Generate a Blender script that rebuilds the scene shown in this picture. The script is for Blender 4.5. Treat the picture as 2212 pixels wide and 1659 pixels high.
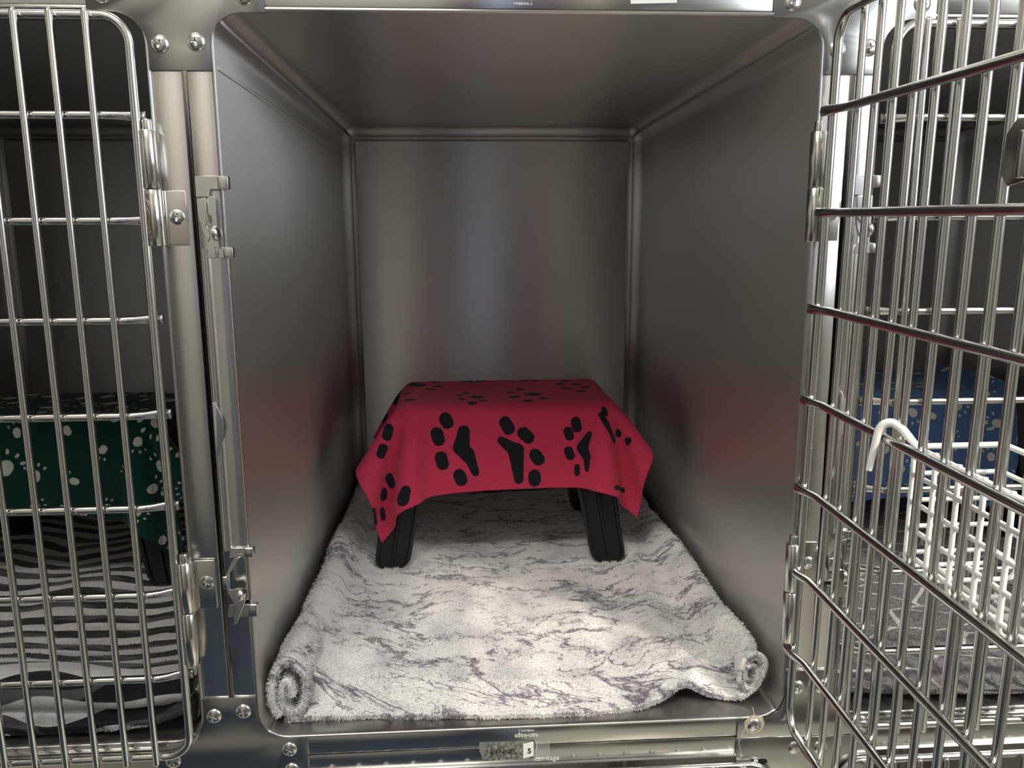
import bpy, bmesh, math, random
import numpy as np
from mathutils import Vector, Matrix, Euler

for o in list(bpy.data.objects): bpy.data.objects.remove(o)
S = bpy.context.scene
C = S.collection
PI = math.pi

# ------------------------------------------------------------ camera
cam_d = bpy.data.cameras.new('camera'); cam = bpy.data.objects.new('camera', cam_d); C.objects.link(cam)
YAW, PITCH, ROLL = 0.0598772, -0.1819821, -0.0060946
fw = Vector((math.sin(YAW)*math.cos(PITCH), math.cos(YAW)*math.cos(PITCH), math.sin(PITCH)))
r0 = Vector((math.cos(YAW), -math.sin(YAW), 0)); u0 = r0.cross(fw)
rt = r0*math.cos(ROLL)+u0*math.sin(ROLL); up = -r0*math.sin(ROLL)+u0*math.cos(ROLL)
M = Matrix((rt, up, -fw)).transposed().to_4x4(); M.translation = Vector((0.2201635, -0.7795815, 0.5172993))
cam.matrix_world = M
cam_d.sensor_fit = 'HORIZONTAL'; cam_d.sensor_width = 36; cam_d.lens = 36*1728.55/2212
cam_d.clip_start = 0.02; cam_d.clip_end = 60
S.camera = cam

# ------------------------------------------------------------ view, world, sun
S.view_settings.view_transform = 'Standard'; S.view_settings.look = 'None'
S.view_settings.gamma = 1; S.view_settings.exposure = 0.15; S.view_settings.use_curve_mapping = False
wd = bpy.data.worlds.new('world'); S.world = wd; wd.use_nodes = True
bg = wd.node_tree.nodes['Background']; bg.inputs[0].default_value = (0.78, 0.88, 1.0, 1); bg.inputs[1].default_value = 1.7
sun_d = bpy.data.lights.new('sun', 'SUN'); sun_d.energy = 3.6; sun_d.angle = math.radians(5); sun_d.color = (1.0, 0.93, 0.80)
sun = bpy.data.objects.new('sun', sun_d); C.objects.link(sun)
sun.rotation_euler = Vector((-0.66, 0.75, -0.95)).to_track_quat('-Z', 'Y').to_euler()

def area(name, loc, target, sx, sy, power, col):
    d = bpy.data.lights.new(name, 'AREA'); d.shape = 'RECTANGLE'; d.size = sx; d.size_y = sy; d.energy = power; d.color = col
    o = bpy.data.objects.new(name, d); C.objects.link(o); o.location = loc
    o.rotation_euler = (Vector(target)-Vector(loc)).to_track_quat('-Z', 'Y').to_euler(); return o
area('window_daylight', (1.73, -1.25, 1.43), (0, -1.25, 1.43), 1.45, 1.7, 19, (0.93, 0.96, 1.0))
area('added_lamp_light', (-0.4, -1.15, 2.37), (-0.4, -1.15, 0), 1.1, 0.55, 26, (1.0, 0.96, 0.88))  # added lamp with no known source, brightens room and kennels

# ------------------------------------------------------------ helpers
def link(name, me, parent=None, loc=(0, 0, 0), rot=(0, 0, 0)):
    o = bpy.data.objects.new(name, me); C.objects.link(o)
    if parent is not None: o.parent = parent
    o.location = loc; o.rotation_euler = rot
    return o
def thing(name, label, cat, loc=(0, 0, 0), rz=0, group=None):
    o = link(name, None, None, loc, (0, 0, rz)); o.empty_display_size = 0.05
    return tag(o, label, cat, group)
def tag(o, label, cat, group=None, kind=None):
    o['label'] = label; o['category'] = cat
    if group: o['group'] = group
    if kind: o['kind'] = kind
    return o
def mesh_of(name, V, F, mat, smooth=True, sharp=None):
    me = bpy.data.meshes.new(name); me.from_pydata([tuple(v) for v in V], [], [tuple(f) for f in F])
    if mat: me.materials.append(mat)
    if smooth:
        me.polygons.foreach_set('use_smooth', [True]*len(me.polygons))
        if sharp is not None: me.set_sharp_from_angle(angle=math.radians(sharp))
    me.update(); return me
CACHE = {}
class MB:
    """collects shapes, becomes one mesh"""
    def __init__(s): s.V = []; s.F = []
    def add(s, V, F):
        n = len(s.V); s.V += [tuple(v) for v in V]; s.F += [tuple(i+n for i in f) for f in F]; return s
    def box(s, x0, x1, y0, y1, z0, z1, b=0.0):
        if b <= 0:
            V = [(x, y, z) for x in (x0, x1) for y in (y0, y1) for z in (z0, z1)]
            F = [(0, 1, 3, 2), (4, 6, 7, 5), (0, 4, 5, 1), (2, 3, 7, 6), (0, 2, 6, 4), (1, 5, 7, 3)]
            return s.add(V, F)
        bm = bmesh.new(); bmesh.ops.create_cube(bm, size=1)
        for v in bm.verts: v.co = Vector(((x0+x1)/2+v.co.x*(x1-x0), (y0+y1)/2+v.co.y*(y1-y0), (z0+z1)/2+v.co.z*(z1-z0)))
        bmesh.ops.bevel(bm, geom=bm.edges[:], offset=b, segments=3, affect='EDGES', profile=0.5)
        bm.verts.index_update(); s.add([v.co for v in bm.verts], [[v.index for v in f.verts] for f in bm.faces]); bm.free(); return s
    def tube(s, pts, r, seg=12, closed=False, cap=True, flat=None):
        P = [Vector(p) for p in pts]; n = len(P)
        rs = r if isinstance(r, (list, tuple)) else [r]*n
        T = []
        for i in range(n):
            a = P[(i-1) % n] if (closed or i > 0) else P[i]; b = P[(i+1) % n] if (closed or i < n-1) else P[i]
            T.append((b-a).normalized())
        ref = Vector((0, 1, 0)) if abs(T[0].y) < 0.9 else Vector((0, 0, 1))
        N = (ref-T[0]*ref.dot(T[0])).normalized(); V = []; F = []
        for i in range(n):
            N = (N-T[i]*N.dot(T[i])).normalized(); B = T[i].cross(N)
            fl = flat[i] if flat else (1, 1)
            for k in range(seg):
                a = 2*PI*k/seg; V.append(P[i]+N*math.cos(a)*rs[i]*fl[0]+B*math.sin(a)*rs[i]*fl[1])
        m = n if closed else n-1
        for i in range(m):
            j = (i+1) % n
            for k in range(seg):
                q = (k+1) % seg; F.append((i*seg+k, i*seg+q, j*seg+q, j*seg+k))
        if cap and not closed: F.append(tuple(range(seg))[::-1]); F.append(tuple((n-1)*seg+k for k in range(seg)))
        return s.add(V, F)
    def prism(s, pts, y0, y1):
        """outline in x,z extruded along y (y0 front)"""
        n = len(pts); V = [(x, y0, z) for x, z in pts]+[(x, y1, z) for x, z in pts]
        F = [tuple(range(n)), tuple(range(2*n-1, n-1, -1))]+[(i, i+n, (i+1) % n+n, (i+1) % n) for i in range(n)]
        return s.add(V, F)
    def mesh(s, name, mat, sharp=35, bevel=0):
        me = mesh_of(name, s.V, s.F, mat)
        bm = bmesh.new(); bm.from_mesh(me); bmesh.ops.remove_doubles(bm, verts=bm.verts, dist=1e-6)
        bmesh.ops.recalc_face_normals(bm, faces=bm.faces)
        if bevel: 
            es = [e for e in bm.edges if len(e.link_faces) == 2 and e.calc_face_angle(0) > 0.6]
            bmesh.ops.bevel(bm, geom=es, offset=bevel, segments=2, affect='EDGES', profile=0.5, clamp_overlap=True)
        bm.to_mesh(me); bm.free()
        me.polygons.foreach_set('use_smooth', [True]*len(me.polygons)); me.set_sharp_from_angle(angle=math.radians(sharp)); me.update(); return me
def cached(key, fn):
    if key not in CACHE: CACHE[key] = fn()
    return CACHE[key]
def arc(cx, cz, r, a0, a1, n=8):
    return [(cx+r*math.cos(a0+(a1-a0)*i/n), cz+r*math.sin(a0+(a1-a0)*i/n)) for i in range(n+1)]
def text_mesh(s, size, mat, ext=0.0003, align='CENTER', bold=0.0):
    cu = bpy.data.curves.new('lettering', 'FONT'); cu.body = s; cu.size = size; cu.extrude = ext; cu.align_x = align; cu.align_y = 'CENTER'; cu.offset = bold
    o = bpy.data.objects.new('lettering', cu); C.objects.link(o); bpy.context.view_layer.update()
    me = bpy.data.meshes.new_from_object(o.evaluated_get(bpy.context.evaluated_depsgraph_get()))
    me.materials.clear(); me.materials.append(mat); bpy.data.objects.remove(o); return me

# ------------------------------------------------------------ materials
class NT:
    def __init__(s, name):
        s.m = bpy.data.materials.new(name); s.m.use_nodes = True; s.t = s.m.node_tree; s.b = s.t.nodes['Principled BSDF']
    def n(s, typ, ins=None, **kw):
        nd = s.t.nodes.new(typ)
        for k, v in kw.items(): setattr(nd, k, v)
        for k, v in (ins or {}).items(): s.set(nd, k, v)
        return nd
    def set(s, nd, k, v):
        if hasattr(v, 'bl_idname') and not hasattr(v, 'is_output'): v = v.outputs[0]
        if hasattr(v, 'is_output'): s.t.links.new(v, nd.inputs[k])
        else: nd.inputs[k].default_value = v
    def math(s, op, a, b=0.0, c=None):
        d = {0: a, 1: b}
        if c is not None: d[2] = c
        return s.n('ShaderNodeMath', d, operation=op)
    def ramp(s, fac, stops, interp='LINEAR'):
        nd = s.n('ShaderNodeValToRGB', {0: fac}); e = nd.color_ramp; e.interpolation = interp
        while len(e.elements) < len(stops): e.elements.new(0.5)
        for el, (p, c) in zip(e.elements, stops): el.position = p; el.color = c if len(c) == 4 else (*c, 1)
        return nd
    def mix(s, f, a, b, blend='MIX'):
        nd = s.n('ShaderNodeMix', data_type='RGBA', blend_type=blend)
        for k, v in ((0, f), (6, a), (7, b)):
            if not hasattr(v, 'bl_idname') and not hasattr(v, 'is_output') and isinstance(v, tuple) and len(v) == 3: v = (*v, 1)
            s.set(nd, k, v)
        return nd.outputs[2]
    def P(s, **kw):
        for k, v in kw.items(): s.set(s.b, k.replace('_', ' '), v)
        return s.m

def steel(name, smear=None, rough=0.28, aniso=0.75, col=(0.60, 0.585, 0.56), grain=(60, 60, 60), wave=0.6, wscale=3.0, gr=0.10, smudge=0.12, gb=1.0):
    """brushed stainless: smear = world direction in which reflections are drawn out (across the grain)"""
    n = NT(name); tc = n.n('ShaderNodeTexCoord')
    mp = n.n('ShaderNodeMapping', {0: tc.outputs['Object'], 3: grain})
    g = n.n('ShaderNodeTexNoise', {'Vector': mp, 'Scale': 1.0, 'Detail': 3.0})
    sm = n.n('ShaderNodeTexNoise', {'Vector': tc.outputs['Object'], 'Scale': 4.0, 'Detail': 4.0, 'Roughness': 0.6})
    w = n.n('ShaderNodeTexNoise', {'Vector': tc.outputs['Object'], 'Scale': wscale, 'Detail': 1.0})
    r = n.math('MULTIPLY_ADD', g, gr*2, rough-gr)
    r2 = n.math('MULTIPLY_ADD', sm, smudge, r); 
    b1 = n.n('ShaderNodeBump', {'Strength': 1.0, 'Distance': wave*0.01, 'Height': w})
    b2 = n.n('ShaderNodeBump', {'Strength': 0.06*gb, 'Distance': 0.0006, 'Height': g, 'Normal': b1})
    c = n.mix(g, tuple(x*(1-0.1*gb) for x in col), tuple(min(1, x*(1+0.08*gb)) for x in col))
    n.P(Base_Color=c, Metallic=1.0, Roughness=r2, Normal=b2, Anisotropic=aniso if smear else 0.0)
    if smear:
        t = n.n('ShaderNodeCombineXYZ', {0: smear[0], 1: smear[1], 2: smear[2]}); n.P(Tangent=t)
    return n.m
def flat(name, col, rough=0.5, metal=0.0, **kw):
    n = NT(name); tc = n.n('ShaderNodeTexCoord')
    g = n.n('ShaderNodeTexNoise', {'Vector': tc.outputs['Object'], 'Scale': 30.0, 'Detail': 2.0})
    c = n.mix(g, tuple(x*0.93 for x in col), tuple(min(1, x*1.05) for x in col))
    n.P(Base_Color=c, Roughness=rough, Metallic=metal, **kw); return n.m

m_back = steel('brushed_steel_back', (0, 0, 1), 0.30, 1.0, grain=(3, 60, 260), wave=0.30, wscale=2.0, gr=0.02, smudge=0.03, gb=0.3)
m_top = steel('brushed_steel_top', (0, 1, 0), 0.30, 1.0, grain=(3, 260, 60), wave=0.30, wscale=2.0, gr=0.02, smudge=0.03, gb=0.3)
m_side = steel('brushed_steel_side', (0, 1, 0), 0.36, 1.0, grain=(60, 200, 3), wave=0.45, wscale=2.2, gr=0.015, smudge=0.04, col=(0.60, 0.585, 0.56), gb=0.15)
m_pan = steel('steel_pan', None, 0.30, 0, grain=(60, 60, 60), wave=0.3)
m_stile = steel('steel_stile', (1, 0, 0), 0.19, 0.3, grain=(600, 60, 6), wave=0.18, wscale=6, gr=0.03, smudge=0.08, gb=0.35, col=(0.64, 0.635, 0.61))
m_rail = steel('steel_rail', (0, 0, 1), 0.13, 0.5, grain=(6, 60, 500), wave=0.25, wscale=5, gr=0.03, gb=0.4, col=(0.60, 0.60, 0.58))
m_plate = steel('steel_plate', None, 0.20, 0, grain=(80, 80, 80), wave=0.008, wscale=6, gr=0.02, smudge=0.08, col=(0.50, 0.505, 0.49))
m_rod = steel('chrome_rod', None, 0.16, 0, grain=(40, 40, 40), wave=0.004, wscale=12, gr=0.03, smudge=0.05, gb=0.08, col=(0.66, 0.655, 0.63))
m_screw = steel('screw_steel', None, 0.16, 0, grain=(200, 200, 200), wave=0.02, wscale=60, gr=0.03, col=(0.66, 0.65, 0.62))
m_latch = steel('latch_steel', None, 0.17, 0, grain=(120, 120, 120), wave=0.1, wscale=25, gr=0.04, col=(0.66, 0.66, 0.64))
m_hinge = steel('hinge_steel', None, 0.14, 0, grain=(90, 90, 20), wave=0.08, wscale=25, gr=0.03, col=(0.64, 0.62, 0.58))
m_dark = flat('dark_gap', (0.01, 0.01, 0.01), 0.8)
m_black = flat('black_plastic', (0.012, 0.012, 0.013), 0.30)
m_white = flat('white_coating', (0.86, 0.86, 0.84), 0.35)
m_etch = flat('etched_mark', (0.82, 0.82, 0.80), 0.5, 0.3)
m_thread = flat('thread', (0.75, 0.70, 0.62), 0.7)
m_paper = flat('white_label_paper', (0.85, 0.85, 0.80), 0.55)
m_ink = flat('black_ink', (0.02, 0.02, 0.02), 0.6)
m_redink = flat('faded_red_ink', (0.45, 0.12, 0.18), 0.6)
m_glue = flat('old_sealant', (0.45, 0.40, 0.28), 0.5)
m_grime = flat('dried_grime', (0.13, 0.09, 0.05), 0.7)

# ------------------------------------------------------------ kennel dimensions (metres)
W, H, D = 0.560, 0.718, 0.757
PX = 0.6205                    # spacing of the kennels
RC = 0.028
LOWZ = -(H+0.048)

def rrect(w, h, r, ins, seg=8):
    """rounded rectangle, four lists: bottom, right, top, left; each from mid-corner to mid-corner"""
    x0, x1, z0, z1 = ins, w-ins, ins, h-ins; r = max(r-ins, 0.0035)
    cs = [(x0+r, z0+r, PI), (x1-r, z0+r, 1.5*PI), (x1-r, z1-r, 0), (x0+r, z1-r, 0.5*PI)]
    out = []
    for k in range(4):
        cx, cz, a = cs[k]; nx, nz, na = cs[(k+1) % 4]
        A = arc(cx, cz, r, a+PI/4, a+PI/2, seg//2); B = arc(nx, nz, r, na, na+PI/4, seg//2)
        p, q = A[-1], B[0]; mid = []
        for t in (0.012, 0.1, 0.3, 0.5, 0.7, 0.9, 0.988): mid.append((p[0]+(q[0]-p[0])*t, p[1]+(q[1]-p[1])*t))
        out.append(A+mid+B)
    return out
PROF = [(0.0005, -0.0035), (-0.0018, -0.0030), (-0.0028, -0.0018), (-0.0028, -0.0008), (-0.0012, 0.0), (0.003, 0.0), (0.006, 0), (0.2, 0), (0.4, 0), (0.6, 0), (D-0.018, 0), (D-0.015, 0)]
PROF += [(D-0.015+0.013*math.sin(a), 0.018-0.018*math.cos(a)) for a in [PI/2*i/6 for i in range(1, 7)]]
PROF += [(D-0.004, 0.0190), (D-0.008, 0.0200), (D-0.008, 0.0225), (D-0.004, 0.0240), (D-0.003, 0.0275)]
def panel_mesh(k, mat):
    rows = []
    for (y, ins) in PROF:
        rows.append([(x, y, z) for x, z in rrect(W, H, RC, ins)[k]])
    n = len(rows[0]); V = [p for r in rows for p in r]
    F = [(i*n+j, i*n+j+1, (i+1)*n+j+1, (i+1)*n+j) for i in range(len(rows)-1) for j in range(n-1)]
    me = mesh_of('panel', V, F, mat); return me
def thick(o, t, off):
    m = o.modifiers.new('thickness', 'SOLIDIFY'); m.thickness = t; m.offset = off; return o

def plate_outline(ax=0.078, az=0.075, hw=0.0275, hh=0.0255, r=0.030, clip=None):
    """four-armed joining plate about its centre"""
    P = []
    P += [(hw, az)] + arc(hw+r, hh+r, r, PI, 1.5*PI, 8) + [(ax, hh)]
    P += [(ax, -hh)] + arc(hw+r, -hh-r, r, PI/2, PI, 8) + [(hw, -az)]
    P += [(-hw, -az)] + arc(-hw-r, -hh-r, r, 0, PI/2, 8) + [(-ax, -hh)]
    P += [(-ax, hh)] + arc(-hw-r, hh+r, r, 1.5*PI, 2*PI, 8) + [(-hw, az)]
    if clip: P = [(x, z) for x, z in P if (z > 0) == (clip > 0)]
    if clip == 1: P = P + []
    return P

def screw_mesh():
    nr, na = 26, 72; R, h = 0.0080, 0.0036; V = [(0, 0, 0)]; F = []
    def top(r, a):
        z = h*math.sqrt(max(0, 1-(r/R)**2*0.97))
        x, y = r*math.cos(a), r*math.sin(a); w = 0.0009*(1-0.35*r/0.0036)
        d = min(abs(x), abs(y)); m = max(abs(x), abs(y))
        if m < 0.0034 and d < w+0.0008*max(0, 1-m/0.0013): z -= 0.0024*(1-m/0.0040)
        return z
    V = [(0, -top(0, 0), 0)]
    for i in range(1, nr+1):
        r = R*i/nr
        for k in range(na):
            a = 2*PI*k/na; V.append((r*math.cos(a), -top(r, a), r*math.sin(a)))
    for k in range(na): V.append((R*math.cos(2*PI*k/na), 0.0008, R*math.sin(2*PI*k/na)))
    for k in range(na): F.append((0, 1+k, 1+(k+1) % na))
    for i in range(nr):
        for k in range(na):
            q = (k+1) % na; F.append((1+i*na+k, 1+(i+1)*na+k, 1+(i+1)*na+q, 1+i*na+q))
    me = mesh_of('screw', V, F, m_screw); me.set_sharp_from_angle(angle=math.radians(40)); return me
def screw(parent, x, z, y=0.0, rot=0.0):
    return link('screw', cached('screw', screw_mesh), parent, (x, y, z), (0, rot, 0))

# ------------------------------------------------------------ wire door
HB = [0.627, 0.534, 0.442, 0.350, 0.257, 0.166, 0.075]
DW = 0.541
def door(parent, loc, rot):
    def frame():
        r = 0.024; x0, x1, z0, z1 = -DW, 0, -0.013, 0.711; P = []
        P += arc(x1-r, z1-r, r, 0, PI/2, 8)+arc(x0+r, z1-r, r, PI/2, PI, 8)+arc(x0+r, z0+r, r, PI, 1.5*PI, 8)+arc(x1-r, z0+r, r, 1.5*PI, 2*PI, 8)
        mb = MB().tube([(x, 0, z) for x, z in P], 0.0044, 16, closed=True)
        mb.tube([(0, 0, 0.300), (0, 0, 0.3015)], 0.0047, 16)
        return mb.mesh('door', m_rod, 60)
    def vbar():
        z0, z1 = -0.019, 0.715
        zs = [z0, z0+0.001, z0+0.003]+[z0+0.1+i*0.1 for i in range(6)]+[z1-0.003, z1-0.001, z1]
        rs = [0.0015, 0.0027, 0.0034]+[0.0034]*6+[0.0034, 0.0027, 0.0015]
        return MB().tube([(0, -0.0072, z) for z in zs], rs, 12).mesh('vertical_bar', m_rod, 60)
    def hbar():
        def end(x, s):   # s=+1 hinge side
            return [(x, 0.0076), (x-s*0.004, 0.0076), (x-s*0.010, 0.0073), (x-s*0.016, 0.0060), (x-s*0.024, 0.0030), (x-s*0.032, 0.0008), (x-s*0.038, 0.0002)]
        A = end(0.0065, 1); B = end(-DW-0.0065, -1)[::-1]
        pts = [(x, y, 0) for x, y in A+[(-DW/2, 0)]+B]
        fl = [(0.55, 1.25), (0.6, 1.25), (0.62, 1.2), (0.8, 1.1), (1, 1), (1, 1), (1, 1)]
        return MB().tube(pts, 0.0040, 14, flat=[(a, b) for a, b in fl]+[(1, 1)]+[(a, b) for a, b in fl[::-1]]).mesh('horizontal_bar', m_rod, 50)
    d = link('door', cached('door', frame), parent, loc, rot)
    for k in range(17):
        x = -0.0330-0.03016*k
        link('vertical_bar', cached('vbar', vbar), d, (x, 0, 0))
    for z in HB: link('horizontal_bar', cached('hbar', hbar), d, (0, 0, z))
    return d

def hinge_barrel(z0, z1, leaf, pin_top=True, stained=False):
    mb = MB(); n = 20
    mb.tube([(0, 0, z0), (0, 0, z0+0.0006), (0, 0, z1-0.0006), (0, 0, z1)], [0.0066, 0.0072, 0.0072, 0.0066], n)
    if leaf:
        mb.box(0.003, 0.0275, 0.0042, 0.0066, z0+0.0005, z1-0.0005, 0.0005)
        mb.tube([(0.004, 0.0016, z0+0.0005), (0.004, 0.0016, z1-0.0005)], 0.005, 14)
    if pin_top: mb.tube([(0, 0, z1-0.001), (0, 0, z1+0.008), (0, 0, z1+0.0095)], [0.0044, 0.0044, 0.0036], 14)
    return mb.mesh('hinge', m_hinge, 45)

# ------------------------------------------------------------ latch fittings on the left stile (x=0 at the opening edge)
def latch_bar_mesh():
    mb = MB(); P = [(-0.0235, 0), (-0.0235, -0.0035), (-0.0215, -0.0055), (-0.0190, -0.0060), (-0.0165, -0.0052), (-0.0150, -0.0036), (-0.0090, -0.0030), (-0.0010, -0.0030), (0.0005, -0.0018), (0.0005, 0)]
    z0, z1 = 0.210, 0.508; V = []; n = len(P)
    for z in (z0, z1): V += [(x, y-0.0014, z) for x, y in P]
    F = [(i, (i+1) % n, (i+1) % n+n, i+n) for i in range(n)]+[tuple(range(n))[::-1], tuple(range(n, 2*n))]
    mb.add(V, F); return mb.mesh('latch_bar', m_stile, 40)
def tab_mesh():
    P = []; N = 14
    for i in range(N+1):
        t = i/N; z = 0.362-0.060*t; b = math.sin(PI*min(1, t*1.12)**0.9)*0.0085
        P.append((-0.0235+0.002+b, z))
    pts = [(-0.0225, 0.302)]+P[::-1]+[(-0.0225, 0.362)]
    return MB().prism(pts, -0.0098, -0.0078).mesh('pull_tab', m_latch, 40, 0.0003)
def bracket_up():
    mb = MB()
    mb.prism([(-0.0245, 0.574), (-0.0015, 0.574), (-0.0015, 0.562), (-0.0110, 0.562), (-0.0125, 0.555), (-0.0245, 0.555)], -0.0062, -0.0014)
    mb.box(-0.004, 0.0062, -0.0085, 0.0, 0.562, 0.574, 0.0016)
    return mb.mesh('latch_bracket', m_latch, 22, 0.0004)
def bracket_low(z, w=0.010, x0=-0.0185):
    mb = MB(); mb.prism([(x0, z), (0.0, z), (0.0, z+w), (x0+0.003, z+w)], -0.0078, -0.0044); mb.box(-0.003, 0.0062, -0.0085, 0.0, z, z+w, 0.0014)
    return mb.mesh('latch_bracket', m_latch, 22, 0.0004)
def lever_up():
    mb = MB()
    mb.prism([(-0.0215, 0.553), (-0.0135, 0.554), (-0.0135, 0.534), (-0.0150, 0.528), (-0.0205, 0.534)], -0.0150, -0.0115)
    mb.prism([(-0.0205, 0.534), (-0.0150, 0.530), (-0.0120, 0.520), (-0.0145, 0.514), (-0.0190, 0.524)], -0.0125, -0.0095)
    mb.prism([(-0.0120, 0.556), (-0.0050, 0.554), (-0.0050, 0.508), (-0.0125, 0.510), (-0.0125, 0.527), (-0.0098, 0.530), (-0.0098, 0.537), (-0.0130, 0.540)], -0.0120, -0.0090)
    mb.tube([(-0.0085, -0.0095, 0.512), (-0.0085, -0.0095, 0.500)], [0.0018, 0.0012], 10)
    return mb.mesh('latch_lever', m_latch, 22, 0.0005)
def rivet(z):
    mb = MB(); mb.tube([(-0.0085, -0.0125, z), (-0.0078, -0.0125, z), (-0.0066, -0.0130, z), (-0.0048, -0.0132, z), (-0.0034, -0.0134, z), (-0.0028, -0.0134, z)], [0.0040, 0.0066, 0.0070, 0.0060, 0.0036, 0.0010], 22)
    return mb.mesh('rivet', m_screw, 50)
def lever_low():
    mb = MB()
    mb.prism([(-0.0120, 0.204), (-0.0055, 0.206), (-0.0180, 0.188), (-0.0180, 0.171), (-0.0090, 0.1725), (-0.0045, 0.168), (-0.0040, 0.158), (-0.0140, 0.134), (-0.0175, 0.132), (-0.0150, 0.156), (-0.0205, 0.168), (-0.0205, 0.189)][::-1], -0.0128, -0.0095)
    mb.box(-0.0245, -0.0195, -0.0150, -0.0070, 0.172, 0.186, 0.0012)
    return mb.mesh('latch_lever', m_latch, 22, 0.0006)

# ------------------------------------------------------------ a kennel of the bank
def kennel(x0, z0, label, opened=False, fittings=True, full=True):
    k = thing('kennel_cage', label, 'kennel', (x0, 0, z0), 0, 'stainless kennel cages in the bank')
    for i, (nm, mt) in enumerate((('floor_pan', m_pan), ('side_panel', m_side), ('top_panel', m_top), ('side_panel', m_side))):
        thick(link(nm, cached('panel%d' % i, lambda: panel_mesh(i, mt)), k), 0.0012, -1)
    def back():
        P = [p for s in rrect(W, H, RC, 0.0268) for p in s[:-1]]
        return MB().prism(P, D-0.003, D-0.0005).mesh('back_panel', m_back, 30)
    link('back_panel', cached('back', back), k)
    if x0 > -0.1:
        def seam(): 
            return MB().box(-0.0002, 0.0012, 0.004, D-0.03, 0, 0.0035, 0.0004).mesh('seam_strip', m_side, 40)
        link('seam_strip', cached('seam', seam), k, (0, 0, 0.668))
    # face frame: stiles and rails lie on the front edge of the box
    def stile(a, b): return MB().box(a, b, -0.0012, 0.012, -0.0, H, 0).mesh('stile', m_stile, 30, 0.0011)
    link('stile', cached('stile_l', lambda: stile(-0.0260, -0.0034)), k)
    link('stile', cached('stile_r', lambda: stile(W+0.0034, W+0.0300)), k)
    def rail(a, b): return MB().box(-0.026, W+0.030, -0.0012, 0.010, a, b, 0).mesh('rail', m_rail, 30, 0.0011)
    link('rail', cached('rail_b', lambda: rail(-0.0235, -0.0034)), k)
    link('rail', cached('rail_t', lambda: rail(H+0.0034, H+0.0235)), k)
    # door
    if opened: d = door(k, (0.5673, -0.0057, 0.0042), (0, -0.0217, PI/2))
    else: d = door(k, (W-0.0110, -0.0085, 0), (0, 0, 0))
    # hinges on the right stile
    bx, by = W-0.0015, -0.0085
    if opened: bx, by = W+0.0005, -0.0060
    link('hinge', cached('hf_up', lambda: hinge_barrel(0.511, 0.5615, True, False)), k, (bx, by, 0))
    link('hinge', cached('hd_up', lambda: hinge_barrel(0.5625, 0.614, False, True)), k, (bx, by, 0))
    link('hinge', cached('hf_lo', lambda: hinge_barrel(0.1475, 0.200, True, True)), k, (bx, by, 0))
    link('hinge', cached('hd_lo', lambda: hinge_barrel(0.090, 0.1465, False, False)), k, (bx, by, 0))
    screw(k, bx+0.0185, 0.537, -0.0025 if not opened else 0.0001, 0.25); screw(k, bx+0.0190, 0.176, -0.0025 if not opened else 0.0001, 0.5)
    if fittings:
        lb = link('latch_bar', cached('lbar', latch_bar_mesh), k); link('pull_tab', cached('ptab', tab_mesh), lb)
        u = link('latch_lever', cached('levu', lever_up), k); link('latch_bracket', cached('bru', bracket_up), k)
        link('rivet', cached('rivu', lambda: rivet(0.522)), u)
        link('latch_bracket', cached('brm', lambda: bracket_low(0.4995)), k)
        link('latch_bracket', cached('brl', lambda: bracket_low(0.203)), k)
        link('latch_bracket', cached('brb', lambda: bracket_low(0.139, 0.0135, -0.0245)), k)
        l = link('latch_lever', cached('levl', lever_low), k); link('rivet', cached('rivl', lambda: rivet(0.166)), l)
    return k
k_mid = kennel(0, 0, 'open stainless steel kennel in the middle holding the pink draped stool', True)
k_left = kennel(-PX, 0, 'stainless kennel left of the open one with closed wire door and green draped stool', False)
k_right = kennel(PX, 0, 'stainless kennel at the right behind the swung open door, with blue draped stool', False)
kennel(0, LOWZ, 'kennel below the middle one, only the top rail and door rod showing', False, False)
kennel(PX, LOWZ, 'kennel below the right one, wire door tops showing at the bottom right corner', False, False)

# joining plates
def plate(x, z, label, scr, outline=None, extra=None, y=-0.0012):
    t = thing('corner_plate', label, 'metal plate', (x, y, z), 0, 'steel corner plates joining the kennels')
    P = outline or plate_outline()
    link('plate', MB().prism(P, -0.0018, 0.0).mesh('plate', m_plate, 30, 0.0005), t)
    for i, (sx, sz) in enumerate(scr): screw(t, sx, sz, -0.0018, 0.35+1.1*i)
    return t
CX, CZT, CZB = -0.0305, H+0.0235, -0.0240
plate(CX, CZT, 'four armed steel plate with screws at the upper left corner of the open kennel', [(-0.0165, -0.053), (0.0155, -0.051), (-0.0635, -0.012), (0.061, -0.012)])
plate(W+0.0305, CZT, 'four armed scratched steel plate at the upper right corner of the open kennel', [(-0.0155, -0.053), (0.0150, -0.051), (-0.061, -0.012), (0.0635, -0.012)])
plate(CX, CZB, 'dark reflecting steel plate with screws at the lower left corner of the open kennel', [(-0.0165, 0.051), (0.0140, 0.055), (-0.0620, 0.0010), (0.0590, 0.0090), (0.0600, -0.0155)], plate_outline(az=0.0710, hh=0.0215))
P_up = [(x, max(z, -0.0015)) for x, z in plate_outline(az=0.0770, hh=0.0205) if z > -0.0]
P_up = [(0.0275, 0.0770)]+arc(0.0575, 0.0505, 0.030, PI, 1.5*PI, 8)+[(0.079, 0.0205), (0.079, -0.0015), (-0.079, -0.0015), (-0.079, 0.0205)]+arc(-0.0575, 0.0505, 0.030, 1.5*PI, 2*PI, 8)+[(-0.0275, 0.0770)]
pl = plate(W+0.0305, CZB, 'steel plate with sealant round one screw at the lower right corner of the open kennel', [(-0.0145, 0.0570), (0.0125, 0.0570), (-0.0605, 0.0140), (0.0600, 0.0120)], P_up)
rnd = random.Random(4)
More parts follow.
